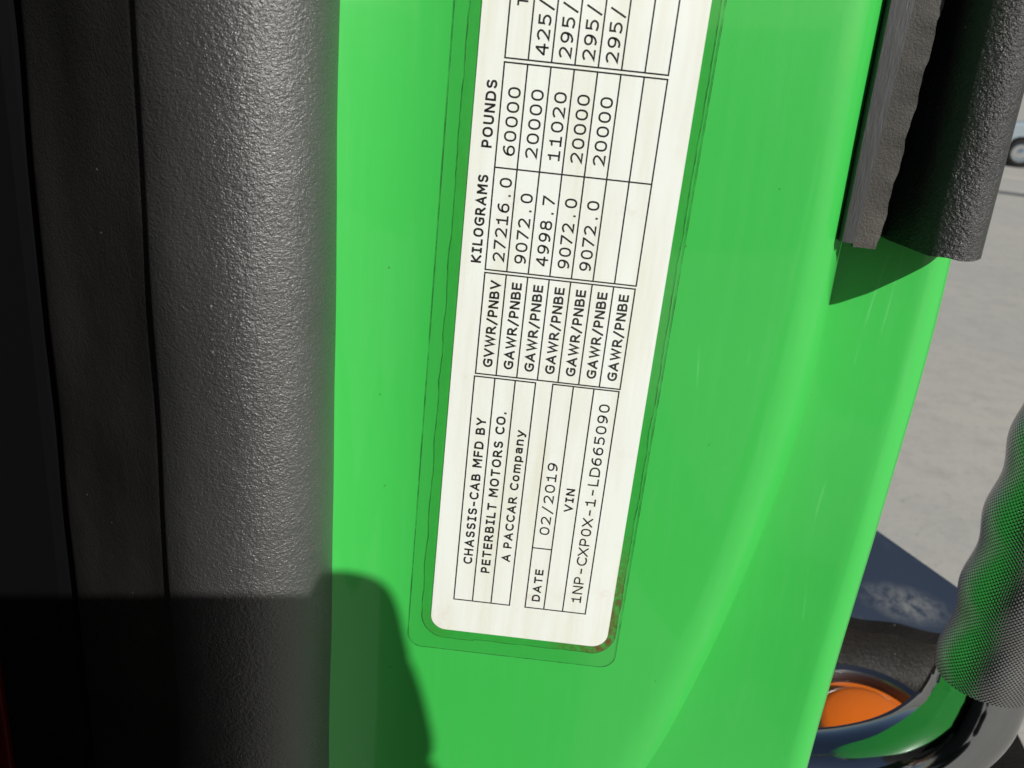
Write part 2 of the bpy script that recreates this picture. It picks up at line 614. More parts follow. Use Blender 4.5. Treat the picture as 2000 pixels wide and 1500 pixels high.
# left-hand door seal: fat pebbled bulb, darker flap beyond the seam
def build_left_seal():
    bulb = [(-0.0690, 0.014), (-0.0640, 0.004), (-0.0625, -0.008), (-0.0648, -0.0195), (-0.0715, -0.0285), (-0.0820, -0.0340),
            (-0.0940, -0.0350), (-0.1070, -0.0322), (-0.1165, -0.0268), (-0.1190, -0.0235), (-0.1180, -0.020),
            (-0.108, -0.006), (-0.090, 0.004)]
    prof = [tuple(v) for v in catmull([(a, b, 0) for a, b in bulb], 6, True)]
    def wob(j, p, z):
        n = mnoise.noise(Vector((p[0] * 25, p[1] * 25, z * 18)))
        return Vector((n * 0.0007, n * 0.0007, 0))
    s = empty('door_seal')
    s.parent = truck
    s.matrix_parent_inverse = truck.matrix_world.inverted()
    s['label'] = 'fat black pebbled rubber door seal left of the sticker'
    b = extrude_profile('bulb', prof, Z0, Z1, 220, M['bulb'], None, wob=wob)
    under(b, s)
    flap = [(-0.1205, -0.0215), (-0.1300, -0.0150), (-0.1450, -0.0048), (-0.1600, 0.0070), (-0.1740, 0.0175), (-0.1815, 0.0250),
            (-0.1815, 0.0330), (-0.1720, 0.0350), (-0.1450, 0.0240), (-0.1195, -0.0050), (-0.1188, -0.0185)]
    prof = [tuple(v) for v in catmull([(a, b, 0) for a, b in flap], 5, True)]
    f = extrude_profile('flap', prof, Z0, Z1, 120, M['flap'], None, wob=wob)
    f['label'] = 'flat dull black flap beside the bulb'
    under(f, s)
    return s
build_left_seal()

def box(name, lo, hi, mat, parent, bev=0.002):
    bm = bmesh.new()
    bmesh.ops.create_cube(bm, size=1)
    for v in bm.verts:
        v.co = Vector((lo[k] + (hi[k] - lo[k]) * (v.co[k] + 0.5) for k in range(3)))
    if bev:
        bmesh.ops.bevel(bm, geom=bm.edges[:], offset=bev, segments=3, profile=0.5, affect='EDGES')
    me = bpy.data.meshes.new(name)
    bm.to_mesh(me)
    bm.free()
    me.materials.append(mat)
    o = bpy.data.objects.new(name, me)
    COL.objects.link(o)
    if parent:
        under(o, parent)
    return o

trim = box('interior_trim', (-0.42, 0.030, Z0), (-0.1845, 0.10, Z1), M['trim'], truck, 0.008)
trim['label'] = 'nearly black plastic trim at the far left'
door = box('light_block_door', (-0.300, -0.95, -0.75), (-0.235, 0.026, 0.85), M['trim'], truck, 0.012)  # unseen open door, added to block sky and ground light from the left
door['label'] = 'unseen dark door slab added left of the seal to block light'
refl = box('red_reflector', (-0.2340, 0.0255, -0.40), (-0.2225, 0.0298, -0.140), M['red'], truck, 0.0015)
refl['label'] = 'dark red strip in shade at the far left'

# right-hand seal: grey channel, wavy lip, fat bulb; ends above the bare panel
def build_right_seal():
    zb = 0.0595
    s = empty('door_seal')
    s.parent = truck
    s.matrix_parent_inverse = truck.matrix_world.inverted()
    s['label'] = 'black rubber seal with a wavy lip ending above bare green panel'
    n = 150
    # channel: smooth strip that widens a little upwards
    vs = []
    for i in range(n + 1):
        z = zb + 0.001 + (Z1 - zb) * i / n
        w = 0.0040 + 0.036 * (z - zb)
        for x, y in ((0.1066, 0.0260), (0.1064, 0.0060), (0.1068, 0.0034), (0.1068 + w * 0.35, 0.0026), (0.1068 + w * 0.7, 0.0020),
                     (0.1068 + w * 0.93, 0.0016), (0.1068 + w, 0.0026), (0.1068 + w, 0.0260)):
            vs.append((x, y, z))
    fs = grid_faces(n + 1, 8, True) + [tuple(range(8)), tuple(n * 8 + j for j in range(8))]
    c = shade_auto(mesh_obj('channel', vs, fs, M['channel'], None), 50)
    c['label'] = 'smooth worn grey rubber channel'
    under(c, s)
    # lip: thin sheet whose free edge waves in and out
    vs = []
    for i in range(n + 1):
        z = zb - 0.0005 + (Z1 - zb) * i / n
        wv = 0.00045 * math.sin(z * 2 * math.pi / 0.0165 + 1.1 * math.sin(z * 40)) + 0.00025 * math.sin(z * 2 * math.pi / 0.0071 + 2)
        x0 = 0.1069 + 0.0040 + 0.036 * (z - zb)
        ww = 0.0080 + 0.014 * (z - zb) + wv
        for t in (0, 0.15, 0.3, 0.45, 0.6, 0.75, 0.9, 1.0):
            vs.append((x0 + ww * t, 0.0040 - 0.0004 * t + wv * 0.9 * t * t, z))
        for t in (1.0, 0.75, 0.5, 0.25, 0):
            vs.append((x0 + (ww - 0.0002) * t, 0.0057 - 0.0004 * t + wv * 0.9 * t * t, z))
    nc = 13
    fs = grid_faces(n + 1, nc, True) + [tuple(range(nc)), tuple(n * nc + j for j in range(nc))]
    l = shade_auto(mesh_obj('lip', vs, fs, M['lip'], None), 50)
    l['label'] = 'dusty rubber lip with a wavy free edge'
    under(l, s)
    # web that carries the bulb, deep in shade
    prof = [(0.1110, 0.0100), (0.1290, 0.0190), (0.1300, 0.0280), (0.1060, 0.0290)]
    wb = extrude_profile('web', prof, zb + 0.002, Z1, 4, M['flap'], None)
    shade_auto(wb, 30)
    under(wb, s)
    bl = [(0.1270, 0.0280), (0.1255, 0.0200), (0.1280, 0.0060), (0.1308, -0.0050), (0.1355, -0.0105), (0.1415, -0.0120), (0.1475, -0.0085),
          (0.1520, 0.0000), (0.1540, 0.0110), (0.1530, 0.0210), (0.1480, 0.0275), (0.1380, 0.0290)]
    prof = [tuple(v) for v in catmull([(a, b, 0) for a, b in bl], 6, True)]
    def wob(j, p, z):
        nn = mnoise.noise(Vector((p[0] * 40, p[1] * 40, z * 25)))
        e = 0.0
        if z < zb + 0.004:
            e = 0.0006 * mnoise.noise(Vector((p[0] * 160, p[1] * 160, 3.3)))
        return Vector((nn * 0.0006, nn * 0.0006, e))
    b = extrude_profile('bulb', prof, zb + 0.001, Z1, 90, M['tube'], None, wob=wob)
    shade_auto(b, 60)
    under(b, s)
build_right_seal()

# grab handle: knurled finger grip, polished ends that turn in to the pillar
def tube(name, path, radius, mat, parent, nseg=40, uvk=None):
    """sweep; radius(i, t, ang) -> metres; parallel-transport frame"""
    P = [Vector(p) for p in path]
    T = []
    for i in range(len(P)):
        a = P[max(0, i - 1)]
        b = P[min(len(P) - 1, i + 1)]
        T.append((b - a).normalized())
    nrm = Vector((0, -1, 0))
    nrm = (nrm - T[0] * nrm.dot(T[0])).normalized()
    vs, uvs = [], []
    L = 0
    cols = nseg + 1
    for i, p in enumerate(P):
        if i:
            L += (p - P[i - 1]).length
            nrm = (nrm - T[i] * nrm.dot(T[i])).normalized()
        bi = T[i].cross(nrm)
        for j in range(cols):
            a = 2 * math.pi * j / nseg
            r = radius(i, L, a)
            vs.append(p + (nrm * math.cos(a) + bi * math.sin(a)) * r)
            if uvk:
                uvs.append((j / nseg * uvk[0], L * uvk[1]))
            else:
                uvs.append((j / nseg, L))
    fs = grid_faces(len(P), cols)
    fs.append(tuple(range(nseg)))
    fs.append(tuple((len(P) - 1) * cols + j for j in range(nseg)))
    o = mesh_obj(name, vs, fs, mat, None, True, uvs)
    shade_auto(o, 60)
    return under(o, parent)

def build_handle():
    h = empty('grab_handle')
    h.parent = truck
    h.matrix_parent_inverse = truck.matrix_world.inverted()
    h['label'] = 'shiny chrome grab handle with knurled finger grip'
    HX, HY = 0.2505, 0.092
    rad = 0.0232
    n = 120
    zt, zbm = 0.20, -0.1700
    path = [(HX + 0.043 * (zt + (zbm - zt) * i / n + 0.17), HY, zt + (zbm - zt) * i / n) for i in range(n + 1)]
    def rg(i, L, a):
        z = zt - L
        # finger scallops on the side that faces the pillar
        side = 0.5 + 0.5 * math.cos(a - math.pi / 2)
        s = math.cos(2 * math.pi * (z + 0.080) / 0.0400)
        return rad + 0.0015 * s * side ** 1.5
    tube('grip', path, rg, M['knurl'], h, 64, (34, 1 / 0.0041))
    key = [(HX, HY, -0.1702), (HX - 0.0004, HY, -0.180), (0.2465, HY, -0.1975), (0.2365, HY, -0.2140), (0.2215, HY, -0.2275), (0.2020, HY, -0.2370), (0.179, HY, -0.2430), (0.146, HY, -0.2465)]
    pth = catmull(key, 10)
    def rl(i, L, a):
        return rad - 0.0006 + 0.0012 * min(1, L / 0.02)
    e = tube('lower_bend', pth, rl, M['chrome'], h, 64)
    e['label'] = 'smooth polished bend at the foot of the handle'
    key = [(HX + 0.0159, HY, 0.2002), (HX + 0.0158, HY, 0.209), (0.2610, HY, 0.222), (0.2500, HY, 0.234), (0.2300, HY, 0.243), (0.2000, HY, 0.249), (0.150, HY, 0.252)]
    tube('upper_bend', catmull(key, 8), lambda i, L, a: rad - 0.0006, M['chrome'], h, 40)
build_handle()

# black fender, lamp housing and amber lamp below and beyond the handle
def plate(name, pts, nrm, thick, mat, parent, bev, sub=0):
    bm = bmesh.new()
    N = Vector(nrm).normalized()
    top = [bm.verts.new(Vector(p)) for p in pts]
    bot = [bm.verts.new(Vector(p) - N * thick) for p in pts]
    bm.faces.new(top)
    bm.faces.new(list(reversed(bot)))
    for i in range(len(pts)):
        j = (i + 1) % len(pts)
        bm.faces.new((top[j], top[i], bot[i], bot[j]))
    bmesh.ops.recalc_face_normals(bm, faces=bm.faces)
    bmesh.ops.bevel(bm, geom=bm.edges[:], offset=bev, segments=4, profile=0.5, affect='EDGES')
    me = bpy.data.meshes.new(name)
    bm.to_mesh(me)
    bm.free()
    me.materials.append(mat)
    for p in me.polygons:
        p.use_smooth = True
    o = bpy.data.objects.new(name, me)
    COL.objects.link(o)
    return under(shade_auto(o, 50), parent)

FN = Vector((0.12, -0.30, 0.945)).normalized()
FP = Vector((0.31, 0.372, -0.292))
def on_plane(x, y):
    return (x, y, FP.z - (FN.x * (x - FP.x) + FN.y * (y - FP.y)) / FN.z)
fend = plate('fender', [on_plane(*q) for q in ((0.170, 0.325), (0.250, 0.325), (0.352, 0.330), (0.470, 0.325), (0.388, 0.395), (0.318, 0.452), (0.240, 0.520), (0.170, 0.520))],
             FN, 0.012, M['fender'], truck, 0.0008)
fend['label'] = 'dusty black fender with sky blue put into its colour beyond the green pillar'
def build_housing():
    prof = [(0.185, -0.374), (0.240, -0.362), (0.285, -0.354), (0.303, -0.347), (0.319, -0.336), (0.3245, -0.3045), (0.336, -0.3000), (0.3375, -0.40), (0.185, -0.40)]
    n = 40
    vs = []
    for i in range(n + 1):
        x = 0.170 + 0.235 * i / n
        for y, z in prof:
            k = 0.003 * mnoise.noise(Vector((x * 28, y * 28, z * 28)))
            vs.append((x, y + k, z + (k if z > -0.39 else 0) - (0.127 * (x - 0.31) if z > -0.31 else 0)))
    fs = grid_faces(n + 1, len(prof), True) + [tuple(range(len(prof))), tuple(n * len(prof) + j for j in range(len(prof)))]
    o = mesh_obj('lamp_housing', vs, fs, M['blackrub'], None)
    shade_auto(o, 50)
    return under(o)
hous = build_housing()
hous['label'] = 'rough black plastic around the amber lamp'

def lathe(name, prof, mat, parent, loc, axis, n=56):
    vs = []
    for r, z in prof:
        for j in range(n):
            a = 2 * math.pi * j / n
            vs.append((r * math.cos(a), r * math.sin(a), z))
    fs = grid_faces(len(prof), n, True)
    fs.append(tuple(range(n)))
    fs.append(tuple((len(prof) - 1) * n + j for j in range(n)))
    o = mesh_obj(name, vs, fs, mat, None)
    shade_auto(o, 35)
    o.rotation_euler = Vector(axis).to_track_quat('Z', 'Y').to_euler()
    o.location = loc
    bpy.context.view_layer.update()
    return under(o, parent)

def build_lamp():
    l = empty('marker_lamp')
    l.parent = truck
    l.matrix_parent_inverse = truck.matrix_world.inverted()
    l['label'] = 'round amber marker lamp in a dark metal bezel'
    c = (0.277, 0.255, -0.347)
    ax = (-0.02, -0.16, 0.98)
    lathe('bezel', [(0.049, -0.030), (0.067, -0.030), (0.0675, -0.004), (0.0650, 0.006), (0.0605, 0.0095), (0.0560, 0.0080), (0.0525, 0.0020), (0.0505, -0.006), (0.0500, -0.028)], M['bezel'], l, c, ax)
    lathe('lens', [(0.049, -0.020), (0.0492, 0.000), (0.0480, 0.0030), (0.0420, 0.0040), (0.0370, 0.0040), (0.0362, 0.0110), (0.0340, 0.0135), (0.029, 0.0150), (0.020, 0.0168), (0.010, 0.0173), (0.001, 0.0175)], M['lens'], l, c, ax)
build_lamp()

# ------------------------------------------------------------------ the certification sticker
LROT = R(-1.3)
sticker = empty('certification_label', (-0.01584, -0.0004, -0.0923))
sticker.rotation_euler = (0, -LROT, 0)   # turned slightly clockwise on the pillar
tag(sticker, 'white printed weight rating sticker under clear film on the green pillar', 'sticker')

def rrect(x0, x1, z0, z1, r, n=10):
    pts = []
    for cx_, cz_, a0 in ((x1 - r, z1 - r, 0), (x0 + r, z1 - r, 90), (x0 + r, z0 + r, 180), (x1 - r, z0 + r, 270)):
        for k in range(n + 1):
            a = R(a0 + 90 * k / n)
            pts.append((cx_ + r * math.cos(a), cz_ + r * math.sin(a)))
    return pts

MM = 0.001
def sheet(name, outline, y, thick, mat):
    n = len(outline)
    vs = [(x * MM, y * MM, z * MM) for x, z in outline] + [(x * MM, (y + thick) * MM, z * MM) for x, z in outline]
    fs = [tuple(range(n)), tuple(range(2 * n - 1, n - 1, -1))] + [(i, (i + 1) % n, n + (i + 1) % n, n + i) for i in range(n)]
    return mesh_obj(name, vs, fs, mat, sticker, False)

def loop_band(name, outer, inner, y, mat, smooth=False):
    n = len(outer)
    vs = [(x * MM, y * MM, z * MM) for x, z in outer] + [(x * MM, y * MM, z * MM) for x, z in inner]
    fs = [(i, (i + 1) % n, n + (i + 1) % n, n + i) for i in range(n)]
    return mesh_obj(name, vs, fs, mat, sticker, smooth)

def dense(outline, step):
    out = []
    n = len(outline)
    for i in range(n):
        a, b = Vector(outline[i]), Vector(outline[(i + 1) % n])
        k = max(1, int((b - a).length / step))
        for q in range(k):
            out.append(tuple(a + (b - a) * q / k))
    return out

def offset_loop(pts, amount):
    n = len(pts)
    out = []
    for i in range(n):
        a, b, c = Vector(pts[i - 1]), Vector(pts[i]), Vector(pts[(i + 1) % n])
        t = (c - a).normalized()
        nr = Vector((t.y, -t.x))
        w = amount(b) if callable(amount) else amount
        out.append(tuple(b + nr * w))
    return out

LX0, LX1, LZ0, LZ1 = -8.3, 62.2, -14.3, 262.0
paper = sheet('paper', rrect(LX0, LX1, LZ0, LZ1, 6.2), 0.10, 0.12, M['paper'])
film_out = rrect(-16.9, 66.6, -23.6, 270.0, 6.0)
sheet('clear_film', film_out, 0.0, 0.03, M['film'])
lab_d = dense(rrect(LX0, LX1, LZ0, LZ1, 6.2), 1.2)
def bandw(p):
    base = 3.9 if p.x < 10 else 3.2
    return base + 0.55 * mnoise.noise(Vector((p.x * 0.10, p.y * 0.10, 1.7))) + 0.25 * mnoise.noise(Vector((p.x * 0.5, p.y * 0.5, 5.1)))
band_out = offset_loop(lab_d, bandw)
loop_band('adhesive_band', band_out, offset_loop(lab_d, 0.05), 0.16, M['band'])
loop_band('band_edge', offset_loop(band_out, 0.10), offset_loop(band_out, -0.10), 0.13, M['edge'])
fd = dense(film_out, 1.2)
loop_band('film_edge', offset_loop(fd, 0.12), offset_loop(fd, -0.12), -0.012, M['edge'])

# --- stroke lettering (a humanist face with barred I and footed 1)
def arc(cx_, cy_, rx, ry, a0, a1, n=14, e=2.35):
    out = []
    for k in range(n + 1):
        a = R(a0 + (a1 - a0) * k / n)
        c, s = math.cos(a), math.sin(a)
        out.append((cx_ + rx * math.copysign(abs(c) ** (2 / e), c), cy_ + ry * math.copysign(abs(s) ** (2 / e), s)))
    return out
def O_(w, lo=0.0, hi=1.0):
    return arc(w / 2, (lo + hi) / 2, w / 2, (hi - lo) / 2, 90, 450, 28)
G = {}   # char: (width, [(points, closed)])
G['0'] = (0.52, [(O_(0.52)[:-1], True)])
G['1'] = (0.46, [([(0.02, 0.82), (0.24, 0.86), (0.24, 0.0)], False), ([(0.0, 0.0), (0.48, 0.0)], False), ([(0.24, 0.85), (0.24, 1.0)], False)])
G['2'] = (0.50, [([(0.0, 0.88)] + arc(0.24, 0.73, 0.25, 0.27, 120, -25, 12, 2.1) + [(0.40, 0.48), (0.20, 0.20), (0.0, 0.0), (0.50, 0.0)], False)])
G['4'] = (0.56, [([(0.40, 0.0), (0.40, 1.0), (0.36, 1.0), (0.0, 0.34), (0.0, 0.30), (0.56, 0.30)], False)])
G['5'] = (0.48, [([(0.46, 1.0), (0.04, 1.0), (0.04, 0.56)] + arc(0.20, 0.31, 0.28, 0.31, 110, -125, 16, 2.1) + [(0.0, 0.06)], False)])
G['6'] = (0.50, [([(0.45, 0.97), (0.34, 1.0)] + arc(0.36, 0.42, 0.36, 0.56, 105, 180, 8, 2.0) + arc(0.25, 0.31, 0.25, 0.31, 185, 540, 24, 2.2), False)])
G['7'] = (0.52, [([(0.0, 1.0), (0.52, 1.0), (0.50, 0.90), (0.12, 0.0)], False)])
G['8'] = (0.52, [(O_(0.46, 0.54, 1.0)[:-1], True), (O_(0.52, 0.0, 0.54)[:-1], True)])
G['8'] = (0.52, [([(x + 0.03, y) for x, y in O_(0.46, 0.54, 1.0)[:-1]], True), (O_(0.52, 0.0, 0.53)[:-1], True)])
G['9'] = (0.50, [([(0.50 - x, 1.0 - y) for x, y in G['6'][1][0][0]], False)])
G['.'] = (0.10, [([(0.05, 0.0), (0.05, 0.05)], False)])
G['/'] = (0.42, [([(0.0, -0.16), (0.42, 1.08)], False)])
G['-'] = (0.34, [([(0.0, 0.40), (0.34, 0.40)], False)])
G['A'] = (0.70, [([(0.0, 0.0), (0.35, 1.0), (0.70, 0.0)], False), ([(0.16, 0.30), (0.54, 0.30)], False)])
G['B'] = (0.56, [([(0.0, 0.0), (0.0, 1.0), (0.26, 1.0)] + arc(0.28, 0.765, 0.21, 0.235, 85, -85, 9) + [(0.0, 0.53)], False),
                 ([(0.10, 0.53), (0.30, 0.53)] + arc(0.30, 0.265, 0.26, 0.265, 80, -80, 9) + [(0.28, 0.0), (0.0, 0.0)], False)])
G['C'] = (0.60, [(arc(0.38, 0.5, 0.38, 0.5, 52, 308, 20, 2.15), False)])
G['D'] = (0.64, [([(0.0, 0.0), (0.0, 1.0), (0.22, 1.0)] + arc(0.24, 0.5, 0.40, 0.5, 85, -85, 16) + [(0.22, 0.0)], True)])
G['E'] = (0.48, [([(0.48, 1.0), (0.0, 1.0), (0.0, 0.0), (0.48, 0.0)], False), ([(0.05, 0.53), (0.45, 0.53)], False)])
G['F'] = (0.46, [([(0.46, 1.0), (0.0, 1.0), (0.0, 0.0)], False), ([(0.05, 0.52), (0.42, 0.52)], False)])
G['G'] = (0.66, [(arc(0.40, 0.5, 0.40, 0.5, 52, 300, 20, 2.15) + [(0.66, 0.10), (0.66, 0.48), (0.40, 0.48)], False)])
G['H'] = (0.60, [([(0.0, 0.0), (0.0, 1.0)], False), ([(0.60, 0.0), (0.60, 1.0)], False), ([(0.05, 0.52), (0.55, 0.52)], False)])
G['I'] = (0.34, [([(0.17, 0.0), (0.17, 1.0)], False), ([(0.0, 0.0), (0.34, 0.0)], False), ([(0.0, 1.0), (0.34, 1.0)], False)])
G['K'] = (0.60, [([(0.0, 0.0), (0.0, 1.0)], False), ([(0.56, 1.0), (0.06, 0.50), (0.60, 0.0)], False)])
G['L'] = (0.46, [([(0.0, 1.0), (0.0, 0.0), (0.46, 0.0)], False)])
G['M'] = (0.74, [([(0.0, 0.0), (0.0, 1.0), (0.06, 1.0), (0.37, 0.32), (0.68, 1.0), (0.74, 1.0), (0.74, 0.0)], False)])
G['N'] = (0.60, [([(0.0, 0.0), (0.0, 1.0), (0.05, 1.0), (0.55, 0.0), (0.60, 0.0), (0.60, 1.0)], False)])
G['O'] = (0.70, [(O_(0.70)[:-1], True)])
G['P'] = (0.50, [([(0.0, 0.0), (0.0, 1.0), (0.22, 1.0)] + arc(0.24, 0.71, 0.26, 0.29, 85, -85, 10) + [(0.20, 0.42), (0.06, 0.42)], False)])
G['R'] = (0.58, [([(0.0, 0.0), (0.0, 1.0), (0.24, 1.0)] + arc(0.25, 0.73, 0.25, 0.27, 85, -85, 10) + [(0.22, 0.46), (0.06, 0.46)], False),
                 ([(0.26, 0.44), (0.60, 0.0)], False)])
G['S'] = (0.54, [(arc(0.27, 0.755, 0.26, 0.245, 38, 230, 12, 2.2) + [(0.27, 0.52)] + arc(0.27, 0.255, 0.27, 0.255, 62, -150, 13, 2.2), False)])
G['T'] = (0.60, [([(0.30, 0.0), (0.30, 1.0)], False), ([(0.0, 1.0), (0.60, 1.0)], False)])
G['U'] = (0.60, [([(0.0, 1.0), (0.0, 0.36)] + arc(0.30, 0.33, 0.30, 0.33, 180, 360, 14) + [(0.60, 0.36), (0.60, 1.0)], False)])
G['V'] = (0.68, [([(0.0, 1.0), (0.34, 0.0), (0.68, 1.0)], False)])
G['W'] = (1.00, [([(0.0, 1.0), (0.25, 0.0), (0.50, 0.95), (0.75, 0.0), (1.00, 1.0)], False)])
G['X'] = (0.62, [([(0.0, 0.0), (0.62, 1.0)], False), ([(0.0, 1.0), (0.62, 0.0)], False)])
G['Y'] = (0.62, [([(0.31, 0.0), (0.31, 0.45), (0.0, 1.0)], False), ([(0.31, 0.44), (0.62, 1.0)], False)])
G['o'] = (0.52, [(O_(0.52, 0.0, 0.74)[:-1], True)])
G['m'] = (0.80, [([(0.0, 0.0), (0.0, 0.74)], False), ([(0.0, 0.58)] + arc(0.21, 0.52, 0.19, 0.22, 140, 0, 9) + [(0.40, 0.0)], False),
                 ([(0.40, 0.58)] + arc(0.61, 0.52, 0.19, 0.22, 140, 0, 9) + [(0.80, 0.0)], False)])
G['n'] = (0.48, [([(0.0, 0.0), (0.0, 0.74)], False), ([(0.0, 0.58)] + arc(0.25, 0.52, 0.23, 0.22, 140, 0, 9) + [(0.48, 0.0)], False)])
G['p'] = (0.50, [([(0.0, -0.26), (0.0, 0.74)], False), ([(x, y) for x, y in O_(0.50, 0.0, 0.74)[:-1]], True)])
G['a'] = (0.46, [([(0.02, 0.68)] + arc(0.22, 0.52, 0.24, 0.22, 110, 0, 8) + [(0.46, 0.0)], False), (arc(0.23, 0.21, 0.23, 0.21, 80, 280, 12) + [(0.40, 0.06), (0.46, 0.16), (0.46, 0.42)], True)])
G['y'] = (0.56, [([(0.0, 0.74), (0.28, 0.02)], False), ([(0.56, 0.74), (0.17, -0.26), (0.05, -0.26)], False)])

def stroke_quads(pts, closed, hw, vs, fs, conv):
    P = [Vector(p) for p in pts]
    Q = [P[0]]
    for p in P[1:]:
        if (p - Q[-1]).length > 1e-4:
            Q.append(p)
    P = Q
    n = len(P)
    if not closed:
        d0 = (P[0] - P[1]).normalized()
        d1 = (P[-1] - P[-2]).normalized()
        P[0] = P[0] + d0 * hw
        P[-1] = P[-1] + d1 * hw
    L, Rr = [], []
    for i in range(n):
        a = P[i - 1] if (i or closed) else None
        c = P[(i + 1) % n] if (i < n - 1 or closed) else None
        t0 = (P[i] - a).normalized() if a is not None else None
        t1 = (c - P[i]).normalized() if c is not None else None
        if t0 is None: t0 = t1
        if t1 is None: t1 = t0
        n0 = Vector((-t0.y, t0.x)); n1 = Vector((-t1.y, t1.x))
        m = n0 + n1
        if m.length < 0.2:
            m = n0.copy()
        m.normalize()
        k = 1 / max(0.42, m.dot(n0))
        L.append(P[i] + m * hw * k)
        Rr.append(P[i] - m * hw * k)
    b = len(vs)
    for l, r in zip(L, Rr):
        vs.append(conv(l)); vs.append(conv(r))
    for i in range(n if closed else n - 1):
        j = (i + 1) % n
        fs.append((b + 2 * i, b + 2 * i + 1, b + 2 * j + 1, b + 2 * j))

INK_Y = 0.085
def print_text(s, v_base, u0, u1, cap, th, track=0.16, mono=None, space=0.50):
    """run of lettering climbing the sticker: baseline at v_base (mm), from u0 up to u1"""
    x = 0.0
    place = []
    for ch in s:
        if ch == ' ':
            x += space
            continue
        w = G[ch][0]
        if mono:
            place.append((ch, x + (mono - w) / 2))
            x += mono
        else:
            place.append((ch, x))
            x += w + track + th
    lo = place[0][1]
    hi = place[-1][1] + G[place[-1][0]][0]
    sc_v = cap / (1 + th)
    sc_u = (u1 - u0 - cap * th) / max(1e-6, (hi - lo)) if u1 else sc_v
    vs, fs = [], []
    k = 0
    for ch, x0 in place:
        for pts, closed in G[ch][1]:
            k += 1
            yy = INK_Y - 0.0006 * (k % 5)
            # widths are kept even although the letter spacing is fitted
            def conv(q, yy=yy):
                jit = 0.012 * mnoise.noise(Vector((q.x * 9, q.y * 9, k * 1.7)))
                return ((v_base - (q.y + th / 2) * sc_v + jit) * MM, yy * MM, (u0 + cap * th / 2 + q.x + jit) * MM)
            scaled = [((x0 - lo + px) * sc_u, py) for px, py in pts]
            # stroke in isotropic mm space
            vv, ff = [], []
            iso = [(px, py * sc_v) for px, py in scaled]
            def conv2(q, yy=yy):
                jit = 0.02 * mnoise.noise(Vector((q.x * 6, q.y * 6, k * 1.7)))
                return ((v_base - q.y - th * sc_v / 2 + jit) * MM, yy * MM, (u0 + cap * th / 2 + q.x) * MM)
            stroke_quads(iso, closed, th * sc_v / 2, vv, ff, conv2)
            b = len(vs)
            vs += vv
            fs += [tuple(b + q for q in f) for f in ff]
    o = mesh_obj('printed_text', vs, fs, M['ink'], sticker, False)
    return o

def rule(v0, u0, v1, u1, w=0.52):
    a, b = Vector((v0, u0)), Vector((v1, u1))
    t = (b - a).normalized()
    nr = Vector((-t.y, t.x)) * w / 2
    a -= t * w / 2
    b += t * w / 2
    return [(p.x * MM, (INK_Y + 0.004) * MM, p.y * MM) for p in (a + nr, b + nr, b - nr, a - nr)]

def table(lines, w=0.52):
    vs, fs = [], []
    for ln in lines:
        b = len(vs)
        vs += rule(*ln, w)
        # tiny step in depth so that crossing rules never share a plane
        for q in range(b, b + 4):
            vs[q] = (vs[q][0], vs[q][1] - 0.0003 * MM * (len(fs) % 9), vs[q][2])
        fs.append((b, b + 1, b + 2, b + 3))
    return mesh_obj('table_rules', vs, fs, M['ink'], sticker, False)

# maker box
v = [0.1, 7.45, 14.8, 22.1]
table([(x, 0.3, x, 94.2) for x in v] + [(v[0], 0.3, v[3], 0.3), (v[0], 94.2, v[3], 94.2)])
# date and serial box
v = [28.3, 35.7, 43.1, 52.1]
table([(x, 0.3, x, 94.4) for x in v] + [(v[0], 0.3, v[3], 0.3), (v[0], 94.4, v[3], 94.4), (v[0], 27.2, v[1], 27.2)])
# rating names
V = [0.35 + 7.42 * i for i in range(8)]
table([(x, 95.3, x, 132.3) for x in V] + [(V[0], 95.3, V[7], 95.3), (V[0], 132.3, V[7], 132.3)])
# kilograms and pounds
V4 = [0.35 + 7.44 * i for i in range(8)]
table([(x, 133.4, x, 201.0) for x in V4] + [(V4[0], 133.4, V4[7], 133.4), (V4[0], 168.0, V4[7], 168.0), (V4[0], 201.0, V4[7], 201.0)])
# tyres
table([(x, 202.3, x, 256.0) for x in V4] + [(V4[0], 202.3, V4[7], 202.3), (V4[0], 256.0, V4[7], 256.0)])

BOLD, REG = 0.19, 0.125
print_text('CHASSIS-CAB MFD BY', 5.85, 16.7, 78.4, 3.5, 0.26)
print_text('PETERBILT MOTORS CO.', 12.95, 13.6, 81.8, 3.5, 0.26)
print_text('A PACCAR Company', 20.35, 19.6, 75.3, 3.30, 0.26)
print_text('DATE', 33.75, 3.4, 18.0, 3.25, 0.26)
print_text('VIN', 41.50, 44.0, 54.0, 3.25, 0.26)
print_text('02/2019', 34.00, 33.2, 63.6, 3.85, 0.18, mono=0.84)
print_text('1NP-CXP0X-1-LD665090', 49.75, 5.0, 89.0, 3.95, 0.18, mono=0.84)
for i in range(7):
    print_text('GVWR/PNBV' if i == 0 else 'GAWR/PNBE', V[i] + 5.75, 98.0, 130.0, 3.5, 0.26, track=0.08)
for i, t in enumerate(('27216.0', '9072.0', '4998.7', '9072.0', '9072.0')):
    print_text(t, V4[i] + 6.25, 136.6, 165.0 if i == 0 else 160.6, 4.15, 0.18, mono=0.84)
for i, t in enumerate(('60000', '20000', '11020', '20000', '20000')):
    print_text(t, V4[i] + 6.15, 172.1, 193.8, 4.1, 0.18, mono=0.84)
print_text('KILOGRAMS', -1.35, 135.3, 165.3, 3.5, 0.26)
print_text('POUNDS', -1.25, 173.9, 195.4, 3.5, 0.26)
for i, t in enumerate(('425/', '295/', '295/', '295/')):
    print_text(t, V4[i + 1] + 6.05, 204.1, 220.5, 4.15, 0.18, mono=0.84)
print_text('T', 6.0, 217.9, 221.0, 3.4, 0.22)

